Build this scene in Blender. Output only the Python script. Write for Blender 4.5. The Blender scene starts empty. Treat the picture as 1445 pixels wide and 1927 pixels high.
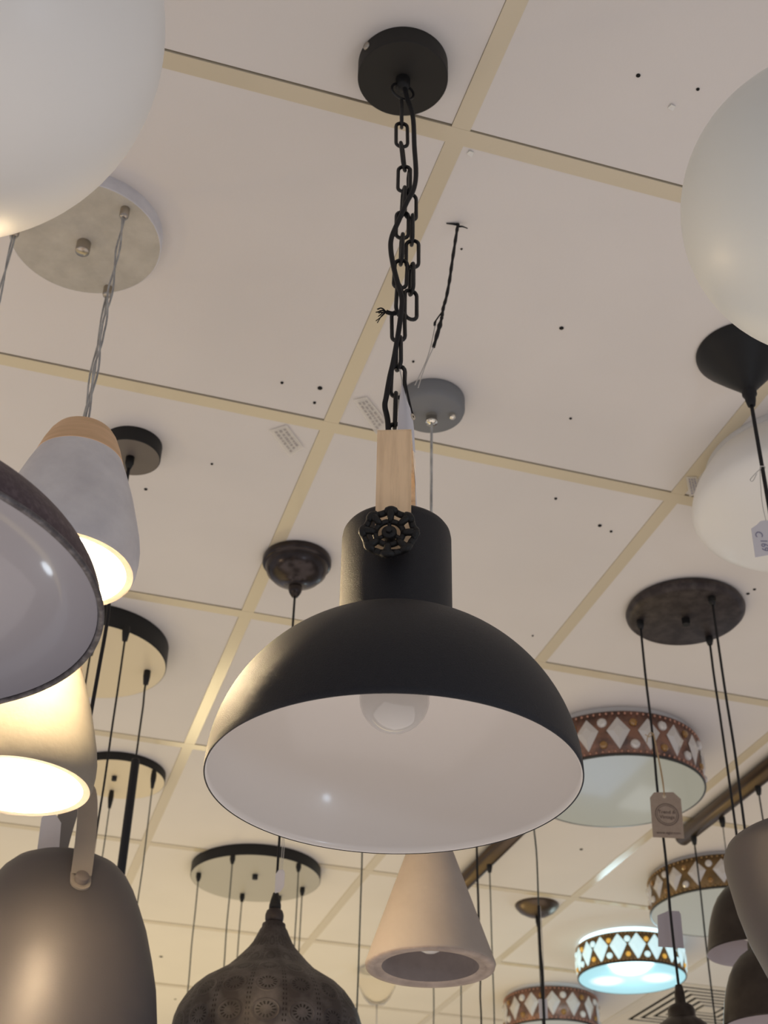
import bpy, math, random
from mathutils import Vector, Matrix
random.seed(7)
scene = bpy.context.scene
COL = scene.collection
PI = math.pi
CAMZ = 1.5
CEIL = 2.87545            # height of the ceiling tiles
YAW = math.radians(16.5264)
SIDE = Vector((math.cos(YAW), -math.sin(YAW), 0))     # horizontal, across the aisle
NEAR = Vector((-math.sin(YAW), -math.cos(YAW), 0))    # horizontal, back towards the aisle


# ------------------------------------------------------------------ materials
def lin(c):
    return tuple((v / 12.92 if v <= .04045 else ((v + .055) / 1.055) ** 2.4) for v in c)


def rgb(r, g, b):
    return lin((r / 255, g / 255, b / 255))


def mat(name, color, rough=.5, metal=0., color2=None, scale=20., detail=4., mix=(.35, .65), bump=0., bscale=None,
        stretch=(1, 1, 1), emit=None, estr=0., trans=0., ior=1.45, coat=0., spec=.5, alpha=1., crough=.03):
    m = bpy.data.materials.new(name)
    m.use_nodes = True
    nt = m.node_tree
    b = nt.nodes['Principled BSDF']
    b.inputs['Base Color'].default_value = (*color, 1)
    b.inputs['Roughness'].default_value = rough
    b.inputs['Metallic'].default_value = metal
    b.inputs['IOR'].default_value = ior
    b.inputs['Transmission Weight'].default_value = trans
    b.inputs['Coat Weight'].default_value = coat
    b.inputs['Coat Roughness'].default_value = crough
    b.inputs['Specular IOR Level'].default_value = spec
    b.inputs['Alpha'].default_value = alpha
    if emit:
        b.inputs['Emission Color'].default_value = (*emit, 1)
        b.inputs['Emission Strength'].default_value = estr
    if color2 is not None or bump:
        tc = nt.nodes.new('ShaderNodeTexCoord')
        mp = nt.nodes.new('ShaderNodeMapping')
        mp.inputs['Scale'].default_value = stretch
        nt.links.new(tc.outputs['Object'], mp.inputs['Vector'])
    if color2 is not None:
        n = nt.nodes.new('ShaderNodeTexNoise')
        n.inputs['Scale'].default_value = scale
        n.inputs['Detail'].default_value = detail
        n.inputs['Roughness'].default_value = .6
        nt.links.new(mp.outputs['Vector'], n.inputs['Vector'])
        r = nt.nodes.new('ShaderNodeValToRGB')
        r.color_ramp.elements[0].position = mix[0]
        r.color_ramp.elements[1].position = mix[1]
        r.color_ramp.elements[0].color = (*color, 1)
        r.color_ramp.elements[1].color = (*color2, 1)
        nt.links.new(n.outputs['Fac'], r.inputs['Fac'])
        nt.links.new(r.outputs['Color'], b.inputs['Base Color'])
    if bump:
        n2 = nt.nodes.new('ShaderNodeTexNoise')
        n2.inputs['Scale'].default_value = bscale or scale
        n2.inputs['Detail'].default_value = 3
        nt.links.new(mp.outputs['Vector'], n2.inputs['Vector'])
        bp = nt.nodes.new('ShaderNodeBump')
        bp.inputs['Strength'].default_value = bump
        bp.inputs['Distance'].default_value = .002
        nt.links.new(n2.outputs['Fac'], bp.inputs['Height'])
        nt.links.new(bp.outputs['Normal'], b.inputs['Normal'])
    return m


M = {}
M['tile'] = mat('ceiling_tile_paint', (.70, .665, .645), .75, color2=(.745, .705, .68), scale=2.2, detail=3, bump=.06, bscale=260, spec=.2)
M['void'] = mat('ceiling_void', (.035, .035, .04), .9)
M['tbar'] = mat('grid_bar_enamel', rgb(210, 198, 174), .16, spec=.5)
M['floor'] = mat('floor_vinyl', (.42, .38, .33), .5, color2=(.48, .44, .38), scale=3)
M['hole'] = mat('drill_hole_dark', (.012, .011, .01), .9)
M['chip'] = mat('plaster_chip', (.8, .78, .74), .8)
M['black'] = mat('black_powder_coat', (.0115, .0105, .0125), .5, bump=.12, bscale=900, spec=.5)
M['blackgrain'] = mat('black_grained_powder_coat', (.0070, .0075, .0115), .5, color2=(.0130, .0135, .0190), scale=1400, detail=1, mix=(.45, .75), bump=.35, bscale=1500, spec=.42)
M['blackmetal'] = mat('black_painted_metal', (.010, .0095, .0095), .5, spec=.4)
M['canopyblack'] = mat('black_canopy_paint', (.020, .018, .016), .6, spec=.35)
M['chain'] = mat('black_chain_metal', (.008, .008, .009), .42, spec=.5)
M['cable'] = mat('black_cable_rubber', (.010, .010, .012), .55, spec=.35)
M['cablegrey'] = mat('dark_green_grey_cable', (.045, .058, .055), .5)
M['cableclear'] = mat('clear_cable_sleeve', (.50, .50, .49), .25, color2=(.27, .27, .265), scale=180, stretch=(1, 1, .25))
M['whitelining'] = mat('white_gloss_enamel', (.73, .685, .645), .34, coat=.4, crough=.13)
M['greylining'] = mat('pale_grey_gloss_enamel', (.40, .385, .42), .35, coat=.6, crough=.08)
M['pinklining'] = mat('pale_rose_enamel', (.52, .46, .47), .5)
M['oak'] = mat('oak_strap_wood', (.93, .68, .43), .55, color2=(.74, .515, .31), scale=14, detail=6, mix=(.42, .72), stretch=(9, 9, .9))
M['wood'] = mat('light_turned_wood', (.74, .49, .29), .55, color2=(.62, .40, .22), scale=14, detail=5, mix=(.4, .7), stretch=(1, 1, 9))
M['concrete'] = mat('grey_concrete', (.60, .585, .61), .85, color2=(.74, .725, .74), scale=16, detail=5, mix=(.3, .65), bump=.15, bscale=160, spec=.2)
M['concretelip'] = mat('raw_concrete_lip', (.46, .42, .37), .9, color2=(.54, .49, .43), scale=30, bump=.2, bscale=220, spec=.15)
M['concretecan'] = mat('concrete_canopy', (.46, .43, .375), .85, color2=(.55, .515, .45), scale=30, detail=6, bump=.2, bscale=240, spec=.2)
M['concretecone'] = mat('buff_concrete', (.335, .285, .245), .9, color2=(.40, .345, .30), scale=9, detail=6, mix=(.3, .7), bump=.2, bscale=90, spec=.15)
M['concreteconelip'] = mat('buff_concrete_lip', (.30, .245, .21), .95, color2=(.41, .335, .285), scale=34, detail=6, bump=.5, bscale=120, spec=.1)
M['concreteconein'] = mat('buff_concrete_inside', (.22, .185, .175), .95, color2=(.27, .23, .215), scale=24, spec=.1)
M['shadeinner'] = mat('white_shade_inside', (.85, .82, .76), .6)
M['litinner'] = mat('lit_white_shade_inside', (.9, .88, .84), .6, emit=(1, .95, .86), estr=1.1)  # emission whitens the inside beyond what the bulb lights
M['bulblit'] = mat('lit_bulb_glass', (.9, .88, .8), .4, emit=(1, .86, .62), estr=26)
M['bulb'] = mat('opal_bulb_glass', (.56, .54, .525), .07, coat=.6)
M['opal'] = mat('opal_glass', (.72, .70, .67), .42, coat=.06, crough=.3, emit=(1, .90, .78), estr=.035)
M['opalcool'] = mat('opal_glass_cool', (.70, .71, .675), .42, coat=.06, crough=.3, emit=(1, .95, .85), estr=.03)
M['steel'] = mat('brushed_steel', (.42, .38, .33), .3, 1.)
M['chrome'] = mat('bright_screw_metal', (.85, .80, .70), .16, 1.)
M['taupe'] = mat('taupe_satin_metal', (.080, .073, .078), .5, .35, bump=.05, bscale=700)
M['strap'] = mat('taupe_strap', (.235, .205, .18), .6)
M['stud'] = mat('taupe_stud', (.13, .11, .10), .5)
M['rust'] = mat('rusty_brown_metal', (.066, .044, .053), .55, .2, color2=(.125, .092, .102), scale=240, detail=4, mix=(.45, .75), bump=.3, bscale=160)
M['rustrim'] = mat('weathered_rolled_rim', (.075, .066, .070), .45, .3, color2=(.20, .185, .19), scale=130, detail=5, mix=(.45, .72), bump=.3, bscale=160)
M['bronze'] = mat('aged_bronze', (.026, .020, .017), .36, .55, color2=(.050, .040, .034), scale=26, detail=6, mix=(.35, .7))
M['bronzeold'] = mat('mottled_dark_bronze', (.038, .030, .030), .46, .5, color2=(.085, .070, .066), scale=42, detail=7, mix=(.4, .72))
M['bronzecan'] = mat('bronze_canopy_gloss', (.034, .027, .025), .26, .7, color2=(.065, .052, .05), scale=30, detail=6)
M['rail'] = mat('dark_bronze_rail', (.115, .085, .062), .34, .85)
M['greypaint'] = mat('grey_canopy_paint', (.19, .195, .205), .7)
M['underbeige'] = mat('satin_underside', (.70, .60, .43), .42)  # beige holds warm light thrown up by the lamps below
M['undergrey'] = mat('satin_grey_underside', (.45, .425, .37), .45)
M['paper'] = mat('white_paper_tag', (.66, .64, .67), .85)
M['papergrey'] = mat('lilac_grey_paper_tag', (.40, .37, .41), .85)
M['kraft'] = mat('brown_kraft_card', (.31, .24, .19), .9, color2=(.34, .27, .215), scale=120)
M['ink'] = mat('dark_brown_ink', (.095, .065, .055), .9)
M['inkblue'] = mat('faded_blue_ink', (.27, .26, .36), .9)
M['inkpale'] = mat('faded_grey_ink', (.40, .37, .36), .9)
M['twine'] = mat('jute_twine', (.42, .30, .17), .9)
M['string'] = mat('clear_nylon_string', (.52, .50, .47), .4)
M['sticker'] = mat('translucent_sticker', (.76, .73, .70), .3, alpha=.6)
M['eyelet'] = mat('cream_eyelet', (.55, .47, .36), .6)
M['copper'] = mat('worn_copper_band', (.30, .165, .12), .42, .7, color2=(.13, .088, .075), scale=26, detail=4, mix=(.4, .65))
M['goldband'] = mat('antique_gold_band', (.24, .155, .07), .42, .7, color2=(.15, .10, .05), scale=26, mix=(.4, .65))
M['frost'] = mat('frosted_glass_disc', (.53, .57, .52), .16, coat=.5, crough=.05)
M['gem'] = mat('clear_crystal', (.62, .59, .56), .08, coat=1., spec=.8)
M['gemlit'] = mat('lit_crystal', (.7, .9, .95), .1, coat=1., emit=(.62, .92, 1.), estr=.62)  # emission stands in for LED light shining through from behind
M['amber'] = mat('amber_crystal', (.30, .15, .03), .1, coat=1.)
M['amberlit'] = mat('lit_amber_crystal', (.6, .35, .05), .1, coat=1., emit=(1, .55, .08), estr=.45)  # glow put into the beads, as on the lit crystals
M['rimdark'] = mat('dark_glass_rim', (.05, .052, .05), .4, .4)
M['base'] = mat('white_mounting_base', (.66, .64, .62), .6)
M['baselit'] = mat('glowing_mounting_base', (.8, .85, .9), .5, emit=(.66, .93, 1), estr=1.7)
M['glass'] = mat('clear_glass', (1., .98, .94), .02, trans=1., ior=1.12)
M['ventwhite'] = mat('vent_white_enamel', (.70, .64, .56), .5)
M['ventdark'] = mat('vent_dark_gap', (.008, .008, .009), .9, spec=.1)
M['fray'] = mat('frayed_black_thread', (.006, .006, .007), .9)


def lit_disc_material():
    m = mat('lit_frosted_disc', (.5, .72, .78), .25, coat=.4)
    nt = m.node_tree
    b = nt.nodes['Principled BSDF']
    tc = nt.nodes.new('ShaderNodeTexCoord')
    acc = None
    for k in range(3):
        q = [SIDE * -.069 + NEAR * -.032, SIDE * -.022 + NEAR * .072, SIDE * .075 + NEAR * .008][k]
        vm = nt.nodes.new('ShaderNodeVectorMath')
        vm.operation = 'DISTANCE'
        vm.inputs[1].default_value = (q.x, q.y, -.104)
        nt.links.new(tc.outputs['Object'], vm.inputs[0])
        mr = nt.nodes.new('ShaderNodeMapRange')
        mr.interpolation_type = 'SMOOTHSTEP'
        mr.inputs['From Min'].default_value = .062
        mr.inputs['From Max'].default_value = .018
        nt.links.new(vm.outputs['Value'], mr.inputs['Value'])
        if acc is None:
            acc = mr.outputs['Result']
        else:
            ad = nt.nodes.new('ShaderNodeMath')
            ad.operation = 'MAXIMUM'
            nt.links.new(acc, ad.inputs[0])
            nt.links.new(mr.outputs['Result'], ad.inputs[1])
            acc = ad.outputs[0]
    mx = nt.nodes.new('ShaderNodeMix')
    mx.data_type = 'RGBA'
    mx.inputs['A'].default_value = (.36, .74, .82, 1)
    mx.inputs['B'].default_value = (1.5, 1.55, 1.6, 1)
    nt.links.new(acc, mx.inputs['Factor'])
    nt.links.new(mx.outputs['Result'], b.inputs['Emission Color'])
    b.inputs['Emission Strength'].default_value = .8
    b.inputs['Base Color'].default_value = (.12, .18, .19, 1)
    return m


M['litdisc'] = lit_disc_material()


LANTERN = [(.0130, .7110), (.0175, .7085), (.0182, .703), (.0210, .699), (.0250, .690), (.0300, .6795), (.0365, .670), (.0450, .6605), (.0560, .6485), (.0690, .6360), (.0860, .6250), (.1020, .6150), (.1140, .6040), (.1240, .5910), (.1320, .5770), (.1370, .5620), (.1390, .5450), (.1370, .5230), (.1300, .4980), (.1170, .4720), (.0980, .4480), (.0760, .4300), (.055, .419)]
ln = [0]
for q0, q1 in zip(LANTERN, LANTERN[1:]):
    ln.append(ln[-1] + math.hypot(q1[0] - q0[0], q1[1] - q0[1]))
VF = ln[-1] / .043
VO = (.5 - VF * (ln[11] - .003) / ln[-1]) % 1


def filigree_material():
    m = mat('pierced_dark_metal', (.030, .025, .027), .55, .35)
    nt = m.node_tree
    L = nt.links
    b = nt.nodes['Principled BSDF']

    def node(op, a, bb=None):
        n = nt.nodes.new('ShaderNodeMath')
        n.operation = op
        for i, v in enumerate((a, bb)):
            if v is None:
                continue
            if isinstance(v, (int, float)):
                n.inputs[i].default_value = v
            else:
                L.new(v, n.inputs[i])
        return n.outputs[0]
    uv = nt.nodes.new('ShaderNodeTexCoord')
    sp = nt.nodes.new('ShaderNodeSeparateXYZ')
    L.new(uv.outputs['UV'], sp.inputs[0])
    u = node('SUBTRACT', node('FRACT', node('ADD', node('MULTIPLY', sp.outputs[0], 17.), .40)), .5)
    v = node('MULTIPLY', node('SUBTRACT', node('FRACT', node('ADD', node('MULTIPLY', sp.outputs[1], VF), VO)), .5), 1.05)
    r = node('SQRT', node('ADD', node('MULTIPLY', u, u), node('MULTIPLY', v, v)))
    th = node('ARCTAN2', v, u)
    petal = node('GREATER_THAN', node('COSINE', node('MULTIPLY', th, 14.)), .1)
    band = node('LESS_THAN', node('ABSOLUTE', node('SUBTRACT', r, .22)), .055)
    hole = node('MULTIPLY', petal, band)
    ring = node('SUBTRACT', 1., node('SMOOTH_MIN', node('MULTIPLY', node('ABSOLUTE', node('SUBTRACT', r, .36)), 22.), 1.))
    # dotted columns between the rosettes
    dots = node('MULTIPLY', node('LESS_THAN', node('ABSOLUTE', node('SUBTRACT', node('ABSOLUTE', u), .46)), .018),
                node('GREATER_THAN', node('SINE', node('MULTIPLY', sp.outputs[1], 320.)), .1))
    hole = node('MAXIMUM', hole, dots)
    ns = nt.nodes.new('ShaderNodeTexNoise')
    ns.inputs['Scale'].default_value = 34
    ns.inputs['Detail'].default_value = 7
    L.new(uv.outputs['Object'], ns.inputs['Vector'])
    cr = nt.nodes.new('ShaderNodeValToRGB')
    cr.color_ramp.elements[0].position = .42
    cr.color_ramp.elements[1].position = .75
    cr.color_ramp.elements[0].color = (.040, .033, .034, 1)
    cr.color_ramp.elements[1].color = (.105, .095, .097, 1)
    L.new(ns.outputs['Fac'], cr.inputs['Fac'])
    mx = nt.nodes.new('ShaderNodeMix')
    mx.data_type = 'RGBA'
    L.new(hole, mx.inputs['Factor'])
    L.new(cr.outputs['Color'], mx.inputs['A'])
    mx.inputs['B'].default_value = (.008, .007, .007, 1)
    L.new(mx.outputs['Result'], b.inputs['Base Color'])
    h = node('SUBTRACT', ring, hole)
    bp = nt.nodes.new('ShaderNodeBump')
    bp.inputs['Strength'].default_value = .55
    bp.inputs['Distance'].default_value = .0012
    L.new(h, bp.inputs['Height'])
    L.new(bp.outputs['Normal'], b.inputs['Normal'])
    return m


M['filigree'] = filigree_material()


# ------------------------------------------------------------------ mesh helpers
class MB:
    def __init__(self):
        self.v, self.f, self.uv, self.mi, self.sm = [], [], [], [], []

    def face(self, idx, uv=None, mi=0, smooth=True):
        self.f.append(tuple(idx))
        self.uv.append(uv or [(0, 0)] * len(idx))
        self.mi.append(mi)
        self.sm.append(smooth)

    def lathe(self, prof, c=(0, 0, 0), seg=64, mi=0, axis=None, smooth=True):
        """prof: list of (radius, z); axis: optional unit vector the profile turns about."""
        c = Vector(c)
        A = Vector(axis or (0, 0, 1)).normalized()
        X = A.orthogonal().normalized() if axis else Vector((1, 0, 0))
        Y = A.cross(X)
        base = len(self.v)
        n = len(prof)
        ln = [0]
        for i in range(1, n):
            ln.append(ln[-1] + math.hypot(prof[i][0] - prof[i - 1][0], prof[i][1] - prof[i - 1][1]))
        tot = ln[-1] or 1
        for r, z in prof:
            for k in range(seg):
                t = 2 * PI * k / seg
                self.v.append(c + X * (r * math.cos(t)) + Y * (r * math.sin(t)) + A * z)
        for i in range(n - 1):
            for k in range(seg):
                k2 = (k + 1) % seg
                self.face((base + i * seg + k, base + i * seg + k2, base + (i + 1) * seg + k2, base + (i + 1) * seg + k),
                          [(k / seg, ln[i] / tot), ((k + 1) / seg, ln[i] / tot), ((k + 1) / seg, ln[i + 1] / tot), (k / seg, ln[i + 1] / tot)], mi, smooth)
        if prof[0][0] > 1e-6:
            pass
        return self

    def disc(self, r, z, c=(0, 0, 0), seg=64, mi=0):
        base = len(self.v)
        c = Vector(c)
        for k in range(seg):
            t = 2 * PI * k / seg
            self.v.append(c + Vector((r * math.cos(t), r * math.sin(t), z)))
        self.face(range(base, base + seg), None, mi, False)
        return self

    def box(self, c, s, mi=0, X=None, Y=None, Z=None):
        c = Vector(c)
        X = Vector(X or (1, 0, 0)); Y = Vector(Y or (0, 1, 0)); Z = Vector(Z or (0, 0, 1))
        b = len(self.v)
        for dx in (-.5, .5):
            for dy in (-.5, .5):
                for dz in (-.5, .5):
                    self.v.append(c + X * (dx * s[0]) + Y * (dy * s[1]) + Z * (dz * s[2]))
        for q in ((0, 1, 3, 2), (4, 6, 7, 5), (0, 4, 5, 1), (2, 3, 7, 6), (0, 2, 6, 4), (1, 5, 7, 3)):
            self.face([b + i for i in q], None, mi, False)
        return self

    def tube(self, pts, r, seg=10, closed=False, mi=0, caps=True):
        P = [Vector(p) for p in pts]
        n = len(P)
        rr = r if isinstance(r, (list, tuple)) else [r] * n
        base = len(self.v)
        ref = None
        for i in range(n):
            if closed:
                t = P[(i + 1) % n] - P[i - 1]
            else:
                t = P[min(i + 1, n - 1)] - P[max(i - 1, 0)]
            t.normalize()
            if ref is None:
                ref = t.orthogonal().normalized()
            ref = (ref - t * ref.dot(t)).normalized()
            b = t.cross(ref)
            for k in range(seg):
                a = 2 * PI * k / seg
                self.v.append(P[i] + ref * (rr[i] * math.cos(a)) + b * (rr[i] * math.sin(a)))
        m = n if closed else n - 1
        for i in range(m):
            j = (i + 1) % n
            for k in range(seg):
                k2 = (k + 1) % seg
                self.face((base + i * seg + k, base + i * seg + k2, base + j * seg + k2, base + j * seg + k))
                self.mi[-1] = mi
        if not closed and caps:
            self.face(range(base, base + seg), None, mi, False)
            self.face(range(base + (n - 1) * seg, base + n * seg), None, mi, False)
        return self

    def sphere(self, c, r, seg=32, rings=16, sz=1., mi=0):
        prof = [(max(r * math.sin(PI * i / rings), 1e-5), -r * sz * math.cos(PI * i / rings)) for i in range(rings + 1)]
        return self.lathe(prof, c, seg, mi)

    def sheet(self, pts, mi=0):
        """flat polygon."""
        b = len(self.v)
        self.v += [Vector(p) for p in pts]
        self.face(range(b, b + len(pts)), None, mi, False)
        return self

    def slab(self, pts, nrm, th, mi=0):
        """polygon given thickness along nrm."""
        n = Vector(nrm).normalized() * (th / 2)
        k = len(pts)
        b = len(self.v)
        self.v += [Vector(p) + n for p in pts] + [Vector(p) - n for p in pts]
        self.face(range(b, b + k), None, mi, False)
        self.face(range(b + 2 * k - 1, b + k - 1, -1), None, mi, False)
        for i in range(k):
            j = (i + 1) % k
            self.face((b + i, b + k + i, b + k + j, b + j), None, mi, False)
        return self

    def build(self, name, m, parent=None, label=None, fix=True):
        me = bpy.data.meshes.new(name)
        me.from_pydata([tuple(v) for v in self.v], [], self.f)
        ul = me.uv_layers.new(name='UVMap')
        flat = [c for fu in self.uv for c in fu]
        for i, l in enumerate(ul.data):
            l.uv = flat[i]
        for p, s, k in zip(me.polygons, self.sm, self.mi):
            p.use_smooth = s
            p.material_index = k
        for x in (m if isinstance(m, (list, tuple)) else [m]):
            me.materials.append(x)
        if fix:
            import bmesh
            bm = bmesh.new()
            bm.from_mesh(me)
            bmesh.ops.recalc_face_normals(bm, faces=bm.faces)
            bm.to_mesh(me)
            bm.free()
        o = bpy.data.objects.new(name, me)
        COL.objects.link(o)
        if parent:
            o.parent = parent
        if label:
            o['label'] = label
        return o


def smoothpath(pts, n=8):
    P = [Vector(p) for p in pts]
    out = []
    for i in range(len(P) - 1):
        p0, p1, p2, p3 = P[max(i - 1, 0)], P[i], P[i + 1], P[min(i + 2, len(P) - 1)]
        for k in range(n):
            t = k / n
            out.append(.5 * ((2 * p1) + (p2 - p0) * t + (2 * p0 - 5 * p1 + 4 * p2 - p3) * t * t + (3 * p1 - p0 - 3 * p2 + p3) * t ** 3))
    out.append(P[-1])
    return out


def thing(name, label, cat, xy, group=None, z=CEIL):
    o = bpy.data.objects.new(name, None)
    o.empty_display_size = .05
    COL.objects.link(o)
    o.location = (xy[0], xy[1], z)
    o['label'] = label
    o['category'] = cat
    if group:
        o['group'] = group
    return o


def tag(o, label, cat, group=None):
    o['label'] = label
    o['category'] = cat
    if group:
        o['group'] = group
    return o


def copy_part(o, parent, name=None):
    c = o.copy()
    COL.objects.link(c)
    c.parent = parent
    return c


def Z(zr):
    """height above the camera -> height below the ceiling (local to a thing hung from the ceiling)."""
    return zr - 1.37545


def lettering(name, body, size, m, parent, loc, X, Y, align='CENTER'):
    cu = bpy.data.curves.new(name, 'FONT')
    cu.body = body
    cu.size = size
    cu.align_x = align
    cu.align_y = 'CENTER'
    cu.extrude = .00015
    cu.materials.append(m)
    tmp = bpy.data.objects.new(name, cu)
    COL.objects.link(tmp)
    bpy.context.view_layer.update()
    me = bpy.data.meshes.new_from_object(tmp.evaluated_get(bpy.context.evaluated_depsgraph_get()))
    bpy.data.objects.remove(tmp)
    o = bpy.data.objects.new(name, me)
    COL.objects.link(o)
    X = Vector(X).normalized(); Y = Vector(Y).normalized()
    N = X.cross(Y)
    o.matrix_world = Matrix(((X.x, Y.x, N.x, loc[0]), (X.y, Y.y, N.y, loc[1]), (X.z, Y.z, N.z, loc[2]), (0, 0, 0, 1)))
    o.parent = parent
    return o


# ------------------------------------------------------------------ the setting
GX, GY, S = .39694, 1.05102, .6
mb = MB()
for i in range(-8, 10):
    for j in range(-7, 13):
        x0 = GX + S * i + .012 - .004
        x1 = GX + S * (i + 1) - .012 - .0004
        y0 = GY + S * j + .012 - .004
        y1 = GY + S * (j + 1) - .012 - .0026
        if (i, j) == (3, 5):
            continue
        tx, ty = random.uniform(-.0008, .0008), random.uniform(-.0008, .0008)
        b = len(mb.v)
        t = .012
        mb.v += [Vector((x0, y0, CEIL + tx)), Vector((x1, y0, CEIL + ty)), Vector((x1, y1, CEIL - tx)), Vector((x0, y1, CEIL - ty)),
                 Vector((x0, y0, CEIL + t)), Vector((x1, y0, CEIL + t)), Vector((x1, y1, CEIL + t)), Vector((x0, y1, CEIL + t))]
        for q in ((0, 1, 2, 3), (4, 7, 6, 5), (0, 4, 5, 1), (1, 5, 6, 2), (2, 6, 7, 3), (3, 7, 4, 0)):
            mb.face([b + k for k in q], None, 0, False)
xa, xb, ya, yb = GX - 8 * S, GX + 10 * S, GY - 7 * S, GY + 13 * S
mb.box(((xa + xb) / 2, (ya + yb) / 2, CEIL + .05), (xb - xa, yb - ya, .02), 1)
ceil = mb.build('ceiling', [M['tile'], M['void']])
ceil['kind'] = 'structure'
n = 1
for i in range(-8, 11):
    o = MB().box((GX + S * i, (ya + yb) / 2, CEIL + .0015), (.024, yb - ya, .005)).build('trim_%d' % n, M['tbar'])
    o['kind'] = 'structure'
    n += 1
for j in range(-7, 14):
    o = MB().box(((xa + xb) / 2, GY + S * j, CEIL + .0012), (xb - xa, .024, .005)).build('trim_%d' % n, M['tbar'])
    o['kind'] = 'structure'
    n += 1
fl = MB().box(((xa + xb) / 2, (ya + yb) / 2, -.05), (xb - xa, yb - ya, .1)).build('floor', M['floor'])
fl['kind'] = 'structure'
# drill holes and chips left in the tiles
HOLES = [(.301, 1.572, .0024), (.359, 1.566, .0038), (.36, 1.602, .0024), (.24, 1.805, .0022), (.148, 1.909, .003), (.57, .901, .0028),
         (.646, .897, .0022), (.655, 1.329, .0034), (.749, 1.513, .0022), (.81, 1.716, .0026), (.913, 1.765, .0034), (.939, 1.775, .0026),
         (1.263, 1.879, .0034), (1.267, 1.862, .003), (.593, 4.36, .006), (.717, 4.797, .004), (.466, 1.228, .0016), (.475, 1.464, .002), (1.474, 3.115, .0045), (.945, 2.149, .002)]
for x, y, r in HOLES:
    MB().lathe([(1e-5, 0), (r * .75, .0001), (r, .001), (r * .9, .003)], (x, y, CEIL - .0018), 12).build('drill_hole', M['hole'], ceil)
for x, y in ((.628, .929), (.421, 1.07)):
    mb = MB()
    mb.slab([(x - .003, y - .004, CEIL - .003), (x + .004, y - .002, CEIL - .001), (x + .003, y + .004, CEIL - .003), (x - .004, y + .003, CEIL - .001)], (0, 0, 1), .0015)
    mb.build('paint_chip', M['chip'], ceil)


# ------------------------------------------------------------------ shared lamp pieces
def disc_profile(r, h, e=.002):
    return [(r * .98, 0), (r, -e), (r, -(h - e)), (r - e, -h), (1e-4, -h)]


def canopy(parent, r, h, m_side, m_face=None, seg=72):
    e = .0015
    mb = MB().lathe([(r, 0), (r, -(h - e)), (r - e * .3, -(h - e * .3)), (r - e, -h)], (0, 0, 0), seg, 0)
    mb.lathe([(r - e, -h), (r * .6, -h), (1e-4, -h)], (0, 0, 0), seg, 1)
    return mb.build('canopy', [m_side, m_face or m_side], parent)


def grip(parent, x, y, z, m, r=.006, h=.02, name='cable_grip'):
    return MB().lathe([(1e-4, 0), (r, 0), (r, -h * .55), (r * .55, -h), (1e-4, -h)], (x, y, z), 16).build(name, m, parent)


def hang(parent, x, y, z0, z1, r, m, sway=0., name='cable', x1=None, y1=None, seed=0):
    """a hanging cable with a slight set in it."""
    rnd = random.Random(seed)
    x1 = x if x1 is None else x1
    y1 = y if y1 is None else y1
    k = 7
    pts = []
    for i in range(k):
        t = i / (k - 1)
        w = sway * math.sin(PI * t)
        pts.append((x + (x1 - x) * t + w * rnd.uniform(-1, 1), y + (y1 - y) * t + w * rnd.uniform(-1, 1), z0 + (z1 - z0) * t))
    return MB().tube(smoothpath(pts, 6), r, 8).build(name, m, parent)


def holder(parent, x, y, z, m=None, r=.011):
    """plain lamp holder at the end of a cable."""
    return MB().lathe([(1e-4, 0), (.004, 0), (.006, -.012), (r, -.018), (r, -.05), (r * .8, -.053), (1e-4, -.053)], (x, y, z), 20).build('lamp_holder', m or M['blackmetal'], parent)


# ------------------------------------------------------------------ 1. the big black dome pendant
main = thing('dome_pendant_lamp', 'black dome pendant lamp on a black chain with wooden strap, in the middle', 'lamp', (.3011, .9732))
h0 = .0267
can = canopy(main, .0527, h0, M['canopyblack'])
d = (SIDE * -.62 + NEAR * .35)
d = (-SIDE * .80 + NEAR * .60).normalized()
MB().lathe([(1e-4, .003), (.004, .003), (.005, .001), (.005, -.002), (.004, -.003)], tuple(d * .0527 + Vector((0, 0, -.009))), 14, axis=d).build('screw', M['steel'], can)
MB().lathe([(.0085, 0), (.0085, -.012), (.006, -.019), (1e-4, -.019)], (0, 0, -h0), 20).build('cable_grip', M['blackmetal'], main)


def stadium(L, W, n=9):
    pts = []
    s = (L - W) / 2
    r = W / 2
    for k in range(n):
        a = PI * k / (n - 1)
        pts.append((r * math.cos(a), 0, s + r * math.sin(a)))
    for k in range(n):
        a = PI + PI * k / (n - 1)
        pts.append((r * math.cos(a), 0, -s + r * math.sin(a)))
    return pts


link_me = MB().tube(stadium(.0440 - .0036, .0166 - .0036), .0021, 8, closed=True).build('chain_link', M['chain'], main)
first = [link_me]


def add_link(x, y, z, rz, tilt=0., dirv=(0, 0, 1), s=1.):
    if first:
        o = first.pop()
    else:
        o = link_me.copy()
        COL.objects.link(o)
        o.parent = main
    q = Vector((0, 0, 1)).rotation_difference(Vector(dirv))
    o.rotation_mode = 'QUATERNION'
    o.rotation_quaternion = q @ Matrix.Rotation(rz, 3, 'Z').to_quaternion() @ Matrix.Rotation(tilt, 3, 'Y').to_quaternion()
    o.location = (x, y, z)
    o.scale = (s, s, s)
    return o


MB().tube([(.0135 * math.cos(a), 0, .0135 * math.sin(a)) for a in [2 * PI * k / 24 for k in range(24)]], .0015, 8, closed=True).build('hanging_ring', M['chain'], main).matrix_local = Matrix.Translation(Vector((0, 0, Z(1.327)))) @ Matrix.Rotation(-YAW + .35, 4, 'Z')
CH = [(-.0014, 1.312), (-.0006, 1.2703), (-.0001, 1.2292), (.0028, 1.1938), (.0026, 1.155), (.0016, 1.1231), (.0014, 1.0823), (.0008, 1.0428), (-.0004, 1.0082), (-.0016, .971), (-.0008, .9385), (-.0004, .9033), (-.0011, .8726), (-.003, .8558), (-.0028, .796)]


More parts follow.
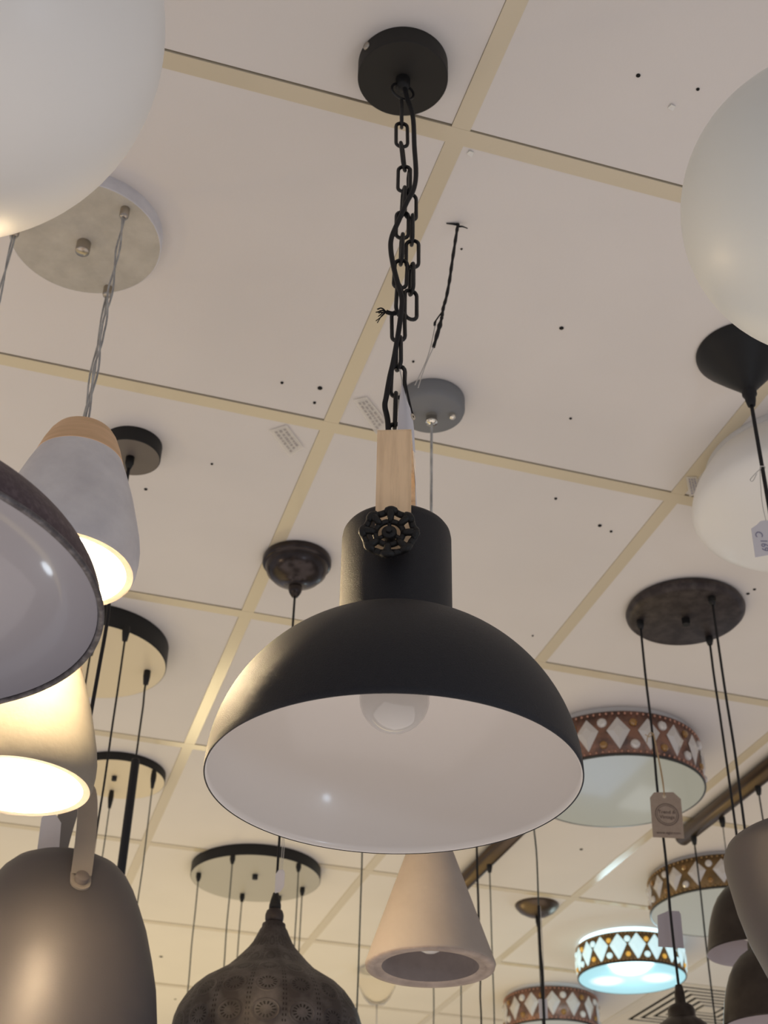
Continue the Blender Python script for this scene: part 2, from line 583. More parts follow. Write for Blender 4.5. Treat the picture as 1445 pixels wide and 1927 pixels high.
def at_path(path, z):
    for (x0, z0), (x1, z1) in zip(path, path[1:]):
        if z1 <= z <= z0:
            return x0 + (x1 - x0) * (z0 - z) / (z0 - z1)
    return path[-1][0]


zc = 1.2866
k = 0
while zc > .790:
    lx = at_path(CH, zc)
    dx = (at_path(CH, zc - .011) - at_path(CH, zc + .011)) / -.022
    p = SIDE * lx
    # links alternate between facing the aisle and edge-on to it
    rz = -YAW + (0 if k % 2 else PI / 2) + (.35 if k % 2 == 0 else 0) * math.sin(k * 2.1) + .12 * math.sin(k * 1.3)
    add_link(p.x, p.y, Z(zc), rz, 0, Vector((SIDE.x * dx, SIDE.y * dx, 1)).normalized())
    zc -= .0366
    k += 1
C2 = [(.0062, 1.205), (.0080, 1.1913), (.0092, 1.1569), (.0112, 1.1234), (.0128, 1.0826), (.0122, 1.0431), (.0116, 1.0086), (.0105, .96)]
zc = 1.174
k = 0
while zc > .985:
    lx = at_path(C2, zc)
    p = SIDE * lx + NEAR * -.004
    rz = -YAW + (0 if k % 2 else PI / 2) + .25 * math.sin(k * 1.7) + .15
    add_link(p.x, p.y, Z(zc), rz, 0, (0, 0, 1))
    zc -= .0366
    k += 1
CB = [(0, 1.3486), (.0053, 1.3101), (.0118, 1.2726), (.0136, 1.218), (.0155, 1.1742), (.0132, 1.1485), (.0059, 1.1274), (-.0013, 1.1024), (-.0094, 1.074), (-.0102, 1.0542), (-.0066, 1.0271), (-.0014, 1.0007), (.0021, .9821), (.0002, .9528), (-.0022, .9313), (-.0056, .9032), (-.0089, .8825), (-.0117, .8589), (-.013, .8456), (-.0097, .8274), (-.0085, .778)]
pts = []
for i, (l, z) in enumerate(CB):
    dep = .011 if i > 2 else .004 * i
    if i > 13:
        dep = .008 if i < 19 else .004
    pts.append(SIDE * l + NEAR * dep + Vector((0, 0, Z(z))))
MB().tube(smoothpath(pts, 6), .0027, 10).build('cable', M['cable'], main)
# frayed tie round the chain
mb = MB()
b0 = SIDE * -.004 + NEAR * .006 + Vector((0, 0, Z(.9690)))
b1 = SIDE * -.0135 + NEAR * .010 + Vector((0, 0, Z(.9670)))
mb.tube(smoothpath([b0, (b0 + b1) / 2 + Vector((0, 0, -.001)), b1], 4), .0022, 8)
rnd = random.Random(3)
for i in range(13):
    e = b1 + SIDE * -rnd.uniform(.005, .011) + NEAR * rnd.uniform(-.003, .003) + Vector((0, 0, rnd.uniform(-.013, .007)))
    mid = (b1 + e) / 2 + Vector((0, 0, rnd.uniform(-.002, .004)))
    mb.tube(smoothpath([b1, mid, e], 4), .0005, 5)
mb.build('frayed_cable_tie', M['fray'], main)
# neck, dome and lining
ZR, RR = .4640, .1506


def dome(R, h, z0, rmin, a=.95, b=1., n=40):
    out = []
    for i in range(n + 1):
        t = PI / 2 * i / n
        r = R * max(math.cos(t), 0) ** a
        if r < rmin:
            break
        out.append((r, z0 + h * math.sin(t) ** b))
    return out


DP = dome(RR, .1451, ZR, .0488, 1.033, .988)
zj = DP[-1][1]
MB().lathe([(RR - .0012, Z(ZR - .0004))] + [(r, Z(z)) for r, z in DP] + [(.0488, Z(zj + .001))], (0, 0, 0), 128).build('shade', M['blackgrain'], main)
MB().lathe([(RR - .0011, Z(ZR + .0002))] + [(r, Z(z)) for r, z in dome(RR - .0022, .1425, ZR + .0006, .004, 1.033, .988)] + [(1e-4, Z(ZR + .1425))], (0, 0, 0), 128).build('shade_lining', M['whitelining'], main, 'glossy white inside of the shade')
MB().lathe([(.0488, Z(zj - .001)), (.0488, Z(.696)), (.0480, Z(.7010)), (.0462, Z(.7040)), (.043, Z(.7055)), (1e-4, Z(.7055))], (0, 0, 0), 96).build('neck', M['blackgrain'], main)
bl = MB().sphere((0, 0, Z(.5385)), .0292, 40, 24)
bl.lathe([(.013, Z(.556)), (.0135, Z(.600))], (0, 0, 0), 24)
bl.build('light_bulb', M['bulb'], main)
# wooden strap over the neck (front leg, rear leg, top bridge)
ang = math.radians(-4.2)
F = (NEAR * math.cos(ang) + SIDE * math.sin(ang)).normalized()
F = Matrix.Rotation(0, 3, 'Z') @ F
if F.dot(SIDE) > 0:
    F = (NEAR * math.cos(ang) - SIDE * math.sin(ang)).normalized()
W = Vector((-F.y, F.x, 0))
if W.dot(SIDE) < 0:
    W = -W
mb = MB()
to, bo = .7815, .654
d0 = .0498
th = .0055
prof = [(d0 + th, bo), (d0 + th, to - .004), (d0 + th - .0015, to - .001), (d0 + th - .004, to), (-(d0 + th - .004), to), (-(d0 + th - .0015), to - .001), (-(d0 + th), to - .004), (-(d0 + th), bo),
        (-d0, bo), (-d0, to - th), (d0, to - th), (d0, bo)]
b = len(mb.v)
hw = .0152
for s in (-1, 1):
    for a, z in prof:
        mb.v.append(F * a + W * (s * hw) + Vector((0, 0, Z(z))))
k = len(prof)
for i in range(k):
    j = (i + 1) % k
    mb.face((b + i, b + j, b + k + j, b + k + i), None, 0, False)
for off in (0, k):
    mb.face((b + off + 0, b + off + 1, b + off + 10, b + off + 11), None, 0, False)
    mb.face([b + off + q for q in (1, 2, 3, 4, 5, 6, 9, 10)], None, 0, False)
    mb.face((b + off + 6, b + off + 7, b + off + 8, b + off + 9), None, 0, False)
mb.build('wooden_strap', M['oak'], main)
MB().tube(smoothpath([SIDE * -.0022 + Vector((0, 0, Z(.776))), SIDE * -.0020 + Vector((0, 0, Z(.793))), SIDE * .0025 + Vector((0, 0, Z(.802))), SIDE * -.0035 + NEAR * .003 + Vector((0, 0, Z(.806)))], 6), .0022, 8).build('strap_hook', M['chain'], main)


def wheel(parent, side=1):
    c = F * (side * .0665) + W * (-.0022 * side) + Vector((0, 0, Z(.6590)))
    up = Vector((0, 0, 1))
    N = F * side
    mb = MB()
    R0 = .0216
    pts, rad = [], []
    for i in range(96):
        a = 2 * PI * i / 96
        lobe = math.cos(8 * a + .55)
        r = R0 + .0008 * lobe
        pts.append(c + W * (r * math.cos(a)) + up * (r * math.sin(a)) + N * (.002 * (lobe > .35)))
        rad.append(.0029 + .0008 * max(lobe, 0))
    mb.tube(pts, rad, 10, closed=True)
    mb.tube([c + W * (.0118 * math.cos(2 * PI * i / 40)) + up * (.0118 * math.sin(2 * PI * i / 40)) for i in range(40)], .0025, 8, closed=True)
    for i in range(8):
        a = (2 * PI * i - .55) / 8
        e = W * math.cos(a) + up * math.sin(a)
        mb.tube([c + e * .0112, c + e * .015 + N * .0022, c + e * .0192 + N * .0028, c + e * .0220 + N * .0006], [.0029, .0031, .0034, .0035], 8)
    for i in range(3):
        a = PI / 2 + 2 * PI * i / 3
        e = W * math.cos(a) + up * math.sin(a)
        mb.tube([c + e * .005, c + e * .0118], .0018, 8)
    wh = mb.build('valve_wheel', M['blackmetal'], parent)
    MB().lathe([(1e-4, -.012), (.0045, -.012), (.0050, -.003), (.0064, -.003), (.0064, .002), (.0054, .0032), (1e-4, .0034)], c, 24, axis=N).build('hub', M['blackmetal'], wh)
    MB().lathe([(.0030, .003), (.0030, .0062), (.0025, .0068), (1e-4, .0068)], c, 6, axis=N, smooth=False).build('bolt', M['chain'], wh)
    return wh


wheel(main, 1)
# paper price tag hanging on the chain, seen nearly edge-on
ptag = thing('price_tag', 'folded white paper price tag hanging beside the wooden strap', 'tag', (.3011, .9732))


def at_main(l, z, dep=.012):
    return SIDE * l + NEAR * dep + Vector((0, 0, Z(z)))


rows = [(.0020, .0040, .8611), (.0010, .0085, .8480), (.0002, .0118, .8385), (-.0006, .0138, .8260), (-.0008, .0147, .8150), (-.0008, .0152, .8050), (-.0008, .0157, .7950), (.0000, .0160, .787)]
mb = MB()
for (a0, a1, z) in rows:
    mb.v += [at_main(a0, z, .020), at_main((a0 * .45 + a1 * .55), z, .024), at_main(a1, z, .012)]
for i in range(len(rows) - 1):
    for q in range(2):
        mb.face((3 * i + q, 3 * i + q + 1, 3 * i + 4 + q, 3 * i + 3 + q), None, 0, True)
mb.build('front_leaf', M['paper'], ptag, fix=False)
mb = MB()
rows2 = [(.0120, .0142, .8300), (.0152, .0165, .800), (.0164, .0174, .7886), (.0166, .0179, .770), (.0166, .0186, .7579), (.0168, .0193, .742), (.0176, .0195, .728)]
for (a0, a1, z) in rows2:
    mb.v += [at_main(a0, z, -.004), at_main(a1, z, -.028)]
for i in range(len(rows2) - 1):
    mb.face((2 * i, 2 * i + 1, 2 * i + 3, 2 * i + 2), None, 0, True)
mb.build('back_leaf', M['paper'], ptag, fix=False)
MB().tube(smoothpath([at_main(.0005, .888, .0135), at_main(.0025, .876, .0145), at_main(.0030, .8612, .0205)], 5), .0006, 6).build('string', M['string'], ptag)
MB().tube(smoothpath([at_main(.0040, .892, .0135), at_main(.0068, .868, .013), at_main(.0120, .838, .0125), at_main(.0140, .8315, .0120)], 5), .0011, 6).build('black_string', M['cable'], ptag)
MB().lathe([(.0012, -.0006), (.0032, -.0006), (.0032, .0006), (.0012, .0006)], at_main(.0135, .8290, .0135), 16, axis=(SIDE * .8 + NEAR * .6)).build('eyelet', M['eyelet'], ptag)

# ------------------------------------------------------------------ 2. three-light concrete pendant
con = thing('concrete_cluster_pendant', 'three-light pendant with round concrete ceiling plate and lit concrete shades with wooden tops', 'lamp', (-.0218, 1.348))
hc = .0229
canopy(con, .1008, hc, M['concrete'], M['concretecan'])
MB().lathe([(.0095, 0), (.0095, -.016), (.0088, -.017), (1e-4, -.017)], (0, .006, -hc), 24).build('centre_nut', M['steel'], con)


def concrete_shade(x, y, zt, lit, seed, cut=None):
    """zt: height of the shade rim above the camera."""
    sh = MB()
    P = [(.0775, 0.), (.0800, .006), (.0812, .020), (.0810, .032), (.0785, .048), (.0735, .068), (.0660, .096), (.0560, .126), (.0495, .143)]
    sh.lathe([(r, Z(zt + z)) for r, z in P], (x, y, 0), 96, 0)
    sh.lathe([(.0775, Z(zt)), (.0700, Z(zt + .0005))], (x, y, 0), 96, 1)
    s = sh.build('shade', [M['concrete'], M['concretelip']], con)
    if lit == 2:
        s.data.materials[0] = M['concretedim']
    MB().lathe([(.0700, Z(zt + .0005)), (.0712, Z(zt + .02)), (.064, Z(zt + .07)), (.046, Z(zt + .138)), (1e-4, Z(zt + .14))], (x, y, 0), 64).build('shade_inside', M['litinner'], s)
    MB().lathe([(.0497, Z(zt + .143)), (.0440, Z(zt + .162)), (.0385, Z(zt + .176)), (.0335, Z(zt + .184)), (.027, Z(zt + .188)), (1e-4, Z(zt + .189))], (x, y, 0), 72).build('wooden_top', M['wood'], s)
    MB().sphere((x, y, Z(zt + .045)), .03, 24, 14).build('light_bulb', M['bulblit'], s)
    g = MB().lathe([(.0062, 0), (.0062, -.013), (.0050, -.016), (1e-4, -.016)], (x, y, -hc), 20).build('cable_grip', M['steel'], con)
    # two clear wires loosely twisted round one another
    mb = MB()
    z0, z1 = -hc - .014, Z(zt + .188)
    for ph in (0, PI):
        pts = []
        nn = 60
        for i in range(nn + 1):
            t = i / nn
            w = .0016 + .0016 * math.sin(PI * t) * abs(math.sin(3.3 * PI * t + seed))
            a = ph + 2 * PI * 2.6 * t + seed
            pts.append((x + w * math.cos(a), y + w * math.sin(a), z0 + (z1 - z0) * t))
        mb.tube(pts, .0013, 7)
    mb.build('cable', M['cableclear'], con)


M['concretedim'] = mat('grey_concrete_dimmed', (.25, .225, .19), .85, color2=(.30, .27, .225), scale=16, detail=5, mix=(.3, .65), bump=.15, bscale=160, spec=.2)  # same concrete in a darker warm copy, offsetting the strong bulb light
ox, oy = -.0218, 1.348
concrete_shade(.0217 - ox, 1.277 - oy, .7945, 1, .4)
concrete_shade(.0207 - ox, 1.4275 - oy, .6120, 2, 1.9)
concrete_shade(-.1108 - ox, 1.3535 - oy, .520, 1, 3.1)


def warm(xyz, power, color=(1, .74, .42), r=.03):
    l = bpy.data.lights.new('bulb_light', 'POINT')
    l.energy = power
    l.color = color
    l.shadow_soft_size = r
    o = bpy.data.objects.new('bulb_light', l)
    COL.objects.link(o)
    o.location = xyz
    return o


warm((.0217, 1.277, CAMZ + .7945 + .010), 8.0)
warm((.0207, 1.4275, CAMZ + .6120 + .008), 6.0)
warm((-.1108, 1.3535, CAMZ + .520 + .008), 3.0)

# ------------------------------------------------------------------ 3-5. opal glass lamps
gl = thing('globe_pendant_lamp', 'large white opal glass globe cut off by the upper left corner', 'lamp', (-.1315, .6273))
canopy(gl, .05, .025, M['base'])
hang(gl, 0, 0, -.025, Z(.950), .003, M['cable'])
MB().sphere((0, 0, Z(.8053)), .1495, 96, 48).build('glass_globe', M['opal'], gl)
MB().lathe([(.03, Z(.950)), (.03, Z(.962)), (.012, Z(.966)), (1e-4, Z(.966))], (0, 0, 0), 32).build('globe_cap', M['base'], gl)
gr = thing('globe_pendant_lamp', 'white opal glass globe above the black cone ceiling rose at the right edge', 'lamp', (.5479, .6116))
canopy(gr, .05, .02, M['base'])
hang(gr, 0, 0, -.02, Z(.96), .003, M['cable'])
MB().sphere((0, 0, Z(.8368)), .1197, 96, 48).build('glass_globe', M['opalcool'], gr)
MB().lathe([(.028, Z(.951)), (.028, Z(.964)), (.012, Z(.968)), (1e-4, Z(.968))], (0, 0, 0), 32).build('globe_cap', M['base'], gr)
op = thing('flush_ceiling_lamp', 'white opal bowl ceiling lamp behind the black cord and tag at the right edge', 'lamp', (1.1473, 1.5058))
MB().lathe([(.150, 0), (.150, -.012), (.146, -.012)], (0, 0, 0), 72).build('mounting_ring', M['base'], op)
P = [(.146, -.004)] + [(.149 + .031 * math.sin(PI / 2 * i / 10), -.010 - .072 * i / 10) for i in range(1, 11)] + [(.18 * math.cos(t), -.082 - .052 * math.sin(t)) for t in [PI / 2 * k / 16 for k in range(1, 16)]] + [(1e-4, -.134)]
MB().lathe(P, (0, 0, 0), 96).build('glass_bowl', M['opal'], op)

# ------------------------------------------------------------------ 6. taupe pendant with strap, lower left
tl = thing('strap_pendant_lamp', 'taupe metal dome pendant with curved strap bracket in the lower left corner', 'lamp', (.1078, 1.7953))
canopy(tl, .048, .0267, M['blackmetal'], M['stud'])
grip(tl, 0, 0, -.0267, M['blackmetal'], .007, .022)
hang(tl, 0, 0, -.045, Z(.7785), .0028, M['cable'], .004, seed=4)
P = [(.1415, .385), (.1430, .410), (.1420, .440), (.1395, .477), (.1340, .515), (.1250, .5506), (.1140, .587), (.1010, .618), (.0915, .6385), (.0810, .655), (.0690, .6670), (.0540, .6745), (.0350, .6785), (.015, .680), (1e-4, .6802)]
MB().lathe([(r, Z(z)) for r, z in P], (0, 0, 0), 96).build('shade', M['taupe'], tl)
MB().lathe([(.1413, Z(.3852)), (.1330, Z(.515)), (.098, Z(.612)), (.05, Z(.668)), (1e-4, Z(.674))], (0, 0, 0), 64).build('shade_lining', M['shadeinner'], tl, 'white inside of the shade')
# strap: an arch of flat bar whose two feet are studded to the shade
az = math.radians(24)
F6 = (NEAR * math.cos(az) + SIDE * math.sin(az)).normalized()
W6 = Vector((-F6.y, F6.x, 0)); W6 = W6 if W6.dot(SIDE) > 0 else -W6
hw = .0128
arch = []
for i in range(25):
    t = PI * i / 24
    arch.append((.0990 * math.cos(t) if abs(math.cos(t)) > 1e-6 else 0, .625 + .153 * math.sin(t)))
legs = arch
mb = MB()
nl = len(legs)
for (a, z) in legs:
    nrm = Vector((a, 0, z - .66)); nrm = nrm.normalized() if nrm.length > 1e-6 else Vector((1, 0, 0))
    for s, q in ((-1, 0), (1, 0), (1, 1), (-1, 1)):
        ww = hw
        mb.v.append(F6 * (a + nrm.x * .0035 * q) + W6 * (s * ww) + Vector((0, 0, Z(z + nrm.z * .0035 * q))))
for i in range(nl - 1):
    for q in range(4):
        q2 = (q + 1) % 4
        mb.face((4 * i + q, 4 * i + q2, 4 * i + 4 + q2, 4 * i + 4 + q), None, 0, False)
# rounded feet
for sgn in (1, -1):
    c = F6 * (sgn * .1035) + Vector((0, 0, Z(.614)))
    D = (F6 * (sgn * .42) + Vector((0, 0, -.907))).normalized()
    NF = (F6 * (sgn * .907) + Vector((0, 0, .42))).normalized()
    pts = [c - W6 * hw - D * .014, c - W6 * hw] + [c - W6 * (hw * math.cos(PI * i / 14)) + D * (hw * math.sin(PI * i / 14)) for i in range(1, 14)] + [c + W6 * hw, c + W6 * hw - D * .014]
    mb.slab(pts, NF, .0036)
st = mb.build('strap', M['strap'], tl)
for sgn in (1, -1):
    c = F6 * (sgn * .1030) + Vector((0, 0, Z(.6155)))
    MB().lathe([(.0085, -.004), (.0085, .009), (.0078, .0102), (1e-4, .0104)], c, 28, axis=(F6 * (sgn * .907) + Vector((0, 0, .42)))).build('stud', M['stud'], st)
tg = thing('price_tag', 'white paper tag inside the strap of the taupe dome pendant, lower left', 'tag', (.1078, 1.7953))
mb = MB()
sh = lambda l, z, dep=0.02: SIDE * l + NEAR * dep + Vector((0, 0, Z(z)))
pts = [sh(-.0385, .7275), sh(-.034, .7335), sh(-.0275, .7355), sh(-.019, .7315), sh(-.0115, .7215), sh(-.0085, .683), sh(-.0370, .683)]
mb.slab(pts, NEAR, .0006).build('paper', M['paper'], tg)
MB().tube(smoothpath([sh(-.027, .733), sh(-.02, .75), sh(-.001, .775)], 5), .0006, 6).build('string', M['string'], tg)

# ------------------------------------------------------------------ 7. rusty dome at the left edge
ru = thing('enamel_dome_pendant', 'rusty brown dome pendant with pale grey inside and rolled rim at the left edge', 'lamp', (-.1202, .8413))
canopy(ru, .05, .02, M['bronze'])
hang(ru, 0, 0, -.02, Z(.60), .003, M['cable'])
zr = .4801
RP = dome(.168, .084, zr, .02, 1.0)
MB().lathe([(r, Z(z)) for r, z in RP] + [(.02, Z(zr + .09)), (.018, Z(zr + .125)), (1e-4, Z(zr + .127))], (0, 0, 0), 128).build('shade', M['rust'], ru)
MB().lathe([(.1655, Z(zr + .0005))] + [(r, Z(z)) for r, z in dome(.1655, .080, zr + .0008, .01)] + [(1e-4, Z(zr + .081))], (0, 0, 0), 128).build('shade_lining', M['greylining'], ru, 'pale grey enamelled inside')
MB().tube([(.1680 * math.cos(2 * PI * i / 160), .1680 * math.sin(2 * PI * i / 160), Z(zr)) for i in range(160)], .0022, 12, closed=True).build('rolled_rim', M['rustrim'], ru)

# ------------------------------------------------------------------ 8-10. flat black canopies with many cords
da = thing('cluster_pendant', 'black disc ceiling plate above the long black tube pendant, behind the left concrete shade', 'lamp', (.1278, 2.4544))
canopy(da, .1526, .0443, M['blackmetal'], M['underbeige'])
for (gx, gy, zend, seed) in ((.1796, 2.2959, .72, 1), (.2446, 2.4540, 1.135, 2), (.125, 2.372, .70, 3)):
    x, y = gx - .1278, gy - 2.4544
    c = hang(da, x, y, -.06, Z(zend), .0019, M['cable'], .0012, seed=seed)
    MB().lathe([(.0068, 0), (.0072, -.012), (.0050, -.030), (1e-4, -.030)], (x, y, -.0443), 16).build('cable_grip', M['blackmetal'], c)
    if seed == 2:
        MB().lathe([(1e-4, Z(1.140)), (.0070, Z(1.140)), (.0082, Z(1.137)), (.0082, Z(.66)), (.0072, Z(.66)), (.0072, Z(.70)), (1e-4, Z(.70))], (x, y, 0), 28).build('tube_shade', M['blackgrain'], da)
    else:
        MB().lathe([(1e-4, Z(zend)), (.0070, Z(zend)), (.0082, Z(zend - .003)), (.0082, Z(zend - .42)), (1e-4, Z(zend - .42))], (x, y, 0), 28).build('tube_shade', M['blackgrain'], da)

db = thing('cluster_pendant', 'smaller black disc ceiling plate with thin cords, partly behind the black tube pendant', 'lamp', (.2681, 3.0412))
canopy(db, .1094, .0203, M['blackmetal'], M['underbeige'])
MB().lathe([(.006, 0), (.006, -.010), (1e-4, -.010)], (-.010, -.016, -.0203), 16).build('centre_nut', M['blackmetal'], db)
for (gx, gy, seed) in ((.3406, 2.9623, 5), (.2635, 3.1073, 6), (.195, 3.055, 7)):
    x, y = gx - .2681, gy - 3.0412
    c = hang(db, x, y, -.05, Z(.72), .0015, M['cablegrey'], .0015, seed=seed)
    MB().lathe([(.0052, 0), (.0066, -.012), (.0064, -.022), (.0035, -.044), (1e-4, -.044)], (x, y, -.0203), 16).build('cable_grip', M['blackmetal'], c)
    holder(c, x, y, Z(.72))

dc = thing('cluster_pendant', 'wide black disc ceiling plate with six cords above the pierced onion shade', 'lamp', (.7091, 3.5287))
canopy(dc, .1738, .0305, M['blackmetal'], M['undergrey'])
MB().lathe([(.0075, 0), (.0075, -.012), (1e-4, -.012)], (-.0082, -.0315, -.0305), 18).build('centre_nut', M['blackmetal'], dc)
for i, (gx, gy) in enumerate(((.5568, 3.5364), (.6164, 3.3849), (.6998, 3.6491), (.7907, 3.3811), (.8432, 3.5461), (.7987, 3.631))):
    x, y = gx - .7091, gy - 3.5287
    c = hang(dc, x, y, -.042, Z(.80), .0017, M['cablegrey'], .0015, seed=20 + i)
    MB().lathe([(.0065, 0), (.0072, -.010), (.004, -.022), (1e-4, -.022)], (x, y, -.0305), 16).build('cable_grip', M['blackmetal'], c)
    holder(c, x, y, Z(.80))

# ------------------------------------------------------------------ 11. pierced onion lantern
mo = thing('pierced_lantern_pendant', 'dark pierced-metal onion shade hanging from a bronze bell ceiling rose', 'lamp', (.442, 2.0333))
MB().lathe([(.0600, 0), (.0619, -.004), (.0619, -.012), (.0590, -.016), (.0565, -.0165), (.0560, -.019), (.0530, -.030), (.0430, -.041), (.0270, -.049), (.0125, -.053), (.0115, -.060), (.0130, -.064), (.0105, -.072), (.0060, -.080), (1e-4, -.081)], (0, 0, 0), 72).build('canopy', M['bronzecan'], mo)
hang(mo, 0, 0, -.078, Z(.755), .0021, M['cable'], .0006, seed=2)
MB().lathe([(1e-4, Z(.757)), (.0045, Z(.757)), (.0075, Z(.746)), (.0092, Z(.738)), (.0092, Z(.731)), (1e-4, Z(.731))], (0, 0, 0), 24).build('cable_grip', M['blackmetal'], mo)
MB().lathe([(1e-4, Z(.7335)), (.0080, Z(.7325)), (.0125, Z(.7285)), (.0142, Z(.7225)), (.0140, Z(.7155)), (.0125, Z(.7100)), (1e-4, Z(.7095))], (0, 0, 0), 32).build('cap_ball', M['bronzeold'], mo)
P = LANTERN
MB().lathe([(r, Z(z)) for r, z in P], (0, 0, 0), 120).build('shade', M['filigree'], mo)
MB().sphere((0, 0, Z(.56)), .028, 20, 12).build('light_bulb', M['bulb'], mo)
mt = thing('price_tag', 'small white tag on the cord of the pierced onion lantern', 'tag', (.442, 2.0333))
s2 = lambda l, z, dep=.012: SIDE * l + NEAR * dep + Vector((0, 0, Z(z)))
MB().slab([s2(.0028, .7895), s2(.0098, .7905), s2(.0128, .785), s2(.0128, .764), s2(.0075, .755), s2(-.0010, .7525), s2(-.0014, .783)], NEAR, .0006).build('paper', M['paper'], mt)
MB().tube(smoothpath([s2(.0055, .789), s2(.0062, .83), s2(.0035, .872, .002)], 5), .0005, 6).tube(smoothpath([s2(.0080, .789), s2(.0090, .83), s2(.0040, .872, .002)], 5), .0005, 6).build('string', M['string'], mt)

# ------------------------------------------------------------------ 12. buff concrete cone
cc = thing('concrete_cone_pendant', 'buff concrete cone shade hanging from a grey round ceiling plate', 'lamp', (.529, 1.5388))
MB().lathe([(.0500, 0), (.0510, -.002), (.0510, -.020), (.0490, -.026), (.0440, -.0302), (1e-4, -.0302)], (0, 0, 0), 72).build('canopy', M['greypaint'], cc)
gp = MB().lathe([(.0085, 0), (.0085, -.012), (.0090, -.012), (.0090, -.016), (1e-4, -.0165)], (0, 0, -.0302), 24)
gp.build('cable_grip', M['chrome'], cc)
for sgn in (1, -1):
    c = SIDE * (.0315 * sgn) + NEAR * .003
    MB().lathe([(.0048, 0), (.0048, -.007), (.0040, -.0085), (1e-4, -.009)], (c.x, c.y, -.0302), 18).build('dome_screw', M['chrome'], cc)
hang(cc, 0, 0, -.045, Z(.69), .0021, M['cableclear'], .0002, x1=(SIDE * -.0045).x, y1=(SIDE * -.0045).y)
SW = SIDE * -.0045
cm = MB().lathe([(.0760, Z(.5085)), (.0768, Z(.511)), (.0300, Z(.6450)), (.0185, Z(.676)), (.0160, Z(.690)), (1e-4, Z(.691))], (SW.x, SW.y, 0), 96, 0)
cm.lathe([(.0760, Z(.5085)), (.0755, Z(.5065)), (.0665, Z(.5055)), (.0655, Z(.5075)), (.0572, Z(.5085))], (SW.x, SW.y, 0), 96, 1)
cm.build('shade', [M['concretecone'], M['concreteconelip']], cc)
MB().lathe([(.0572, Z(.5085)), (.055, Z(.515)), (.022, Z(.640)), (1e-4, Z(.642))], (SW.x, SW.y, 0), 72).build('shade_inside', M['concreteconein'], cc)
MB().sphere((SW.x, SW.y, Z(.545)), .021, 20, 12).build('light_bulb', M['bulb'], cc)

# ------------------------------------------------------------------ 13. bronze three-light with kraft tag
vi = thing('bronze_cluster_pendant', 'mottled bronze three-cord ceiling plate with domed bronze shades at the right', 'lamp', (1.1769, 1.9627))
MB().lathe([(.100, 0), (.108, -.002), (.111, -.009), (.1095, -.015), (.1035, -.021), (.0985, -.0227), (1e-4, -.0227)], (0, 0, 0), 96).build('canopy', M['bronzeold'], vi)
MB().lathe([(.0085, 0), (.0085, -.012), (.0075, -.013), (1e-4, -.013)], (0, .002, -.0227), 6, smooth=False).build('centre_nut', M['blackmetal'], vi)


def bronze_shade(x, y, zrim):
    s = MB().lathe([(r, Z(zrim + z)) for r, z in ((.0742, 0.), (.0752, .0015), (.0748, .003), (.0735, .006), (.0722, .014), (.0705, .024), (.0672, .042), (.0625, .060), (.0560, .078), (.0475, .094), (.0370, .1065), (.0270, .114), (.0218, .1175), (.0215, .128), (.0190, .1345), (.0085, .140), (.0080, .155), (.0055, .168), (1e-4, .168))], (x, y, 0), 80).build('shade', M['bronze'], vi)
    MB().lathe([(.0742, Z(zrim)), (.0715, Z(zrim + .008)), (.066, Z(zrim + .040)), (.046, Z(zrim + .092)), (.02, Z(zrim + .112)), (1e-4, Z(zrim + .113))], (x, y, 0), 64).build('shade_lining', M['pinklining'], s, 'pale rose inside of the shade')
    MB().sphere((x, y, Z(zrim + .045)), .024, 20, 12).build('light_bulb', M['bulb'], s)


for i, (gx, gy, zrim) in enumerate(((1.0999, 1.9995, .5080), (1.2502, 2.0107, .7470), (1.1865, 1.8808, .5880))):
    x, y = gx - 1.1769, gy - 1.9627
    hang(vi, x, y, -.034, Z(zrim + .162), .0023, M['cable'], .0015, seed=40 + i)
    MB().lathe([(.0068, 0), (.0072, -.008), (.0045, -.017), (1e-4, -.017)], (x, y, -.0227), 18).build('cable_grip', M['blackmetal'], vi)
    bronze_shade(x, y, zrim)
kt = thing('cardboard_hang_tag', 'brown kraft card tag with round stamp, tied with twine to a black cord', 'tag', (1.0999, 1.9995))
s3 = lambda l, z, dep=.010: SIDE * l + NEAR * dep + Vector((0, 0, Z(z)))
kp = MB().slab([s3(-.0172, .9925), s3(-.0092, 1.0022), s3(.0240, 1.0030), s3(.0358, .9905), s3(.0338, .9192), s3(-.0190, .9205)], NEAR, .0012).build('card', M['kraft'], kt)
TX = (s3(.0338, .9192) - s3(-.0190, .9205)).normalized()
TY = (s3(.0075, 1.0026) - s3(.0074, .9198)).normalized()
cent = s3(.0088, .9615, .0108)
MB().tube([cent + TX * (.0195 * math.cos(2 * PI * i / 60)) + TY * (.0195 * math.sin(2 * PI * i / 60)) for i in range(60)], .00055, 5, closed=True).tube([cent + TX * (.0165 * math.cos(2 * PI * i / 60)) + TY * (.0165 * math.sin(2 * PI * i / 60)) for i in range(60)], .00035, 5, closed=True).build('stamp_ring', M['ink'], kt)
lettering('lettering', 'Trend &', .0088, M['ink'], kt, tuple(cent + TY * .0044), TX, TY)
lettering('lettering', 'Vintage', .0088, M['ink'], kt, tuple(cent - TY * .0048), TX, TY)
lettering('lettering', 'www.eglo.com', .0068, M['ink'], kt, tuple(s3(.0082, .9285, .0108)), TX, TY)
MB().lathe([(1e-4, .0006), (.0034, .0006), (.0036, -.0006)], s3(.0078, .9950, .0108), 18, axis=NEAR).build('eyelet', M['eyelet'], kt)
mb = MB()
mb.tube(smoothpath([s3(.0076, .995, .0115), s3(.0068, 1.03, .010), s3(.0035, 1.085, .008), s3(.0015, 1.116, .004)], 6), .0008, 6)
mb.tube(smoothpath([s3(.0080, .995, .0115), s3(.0084, 1.03, .010), s3(.0045, 1.085, .008), s3(.0025, 1.116, .004)], 6), .0008, 6)
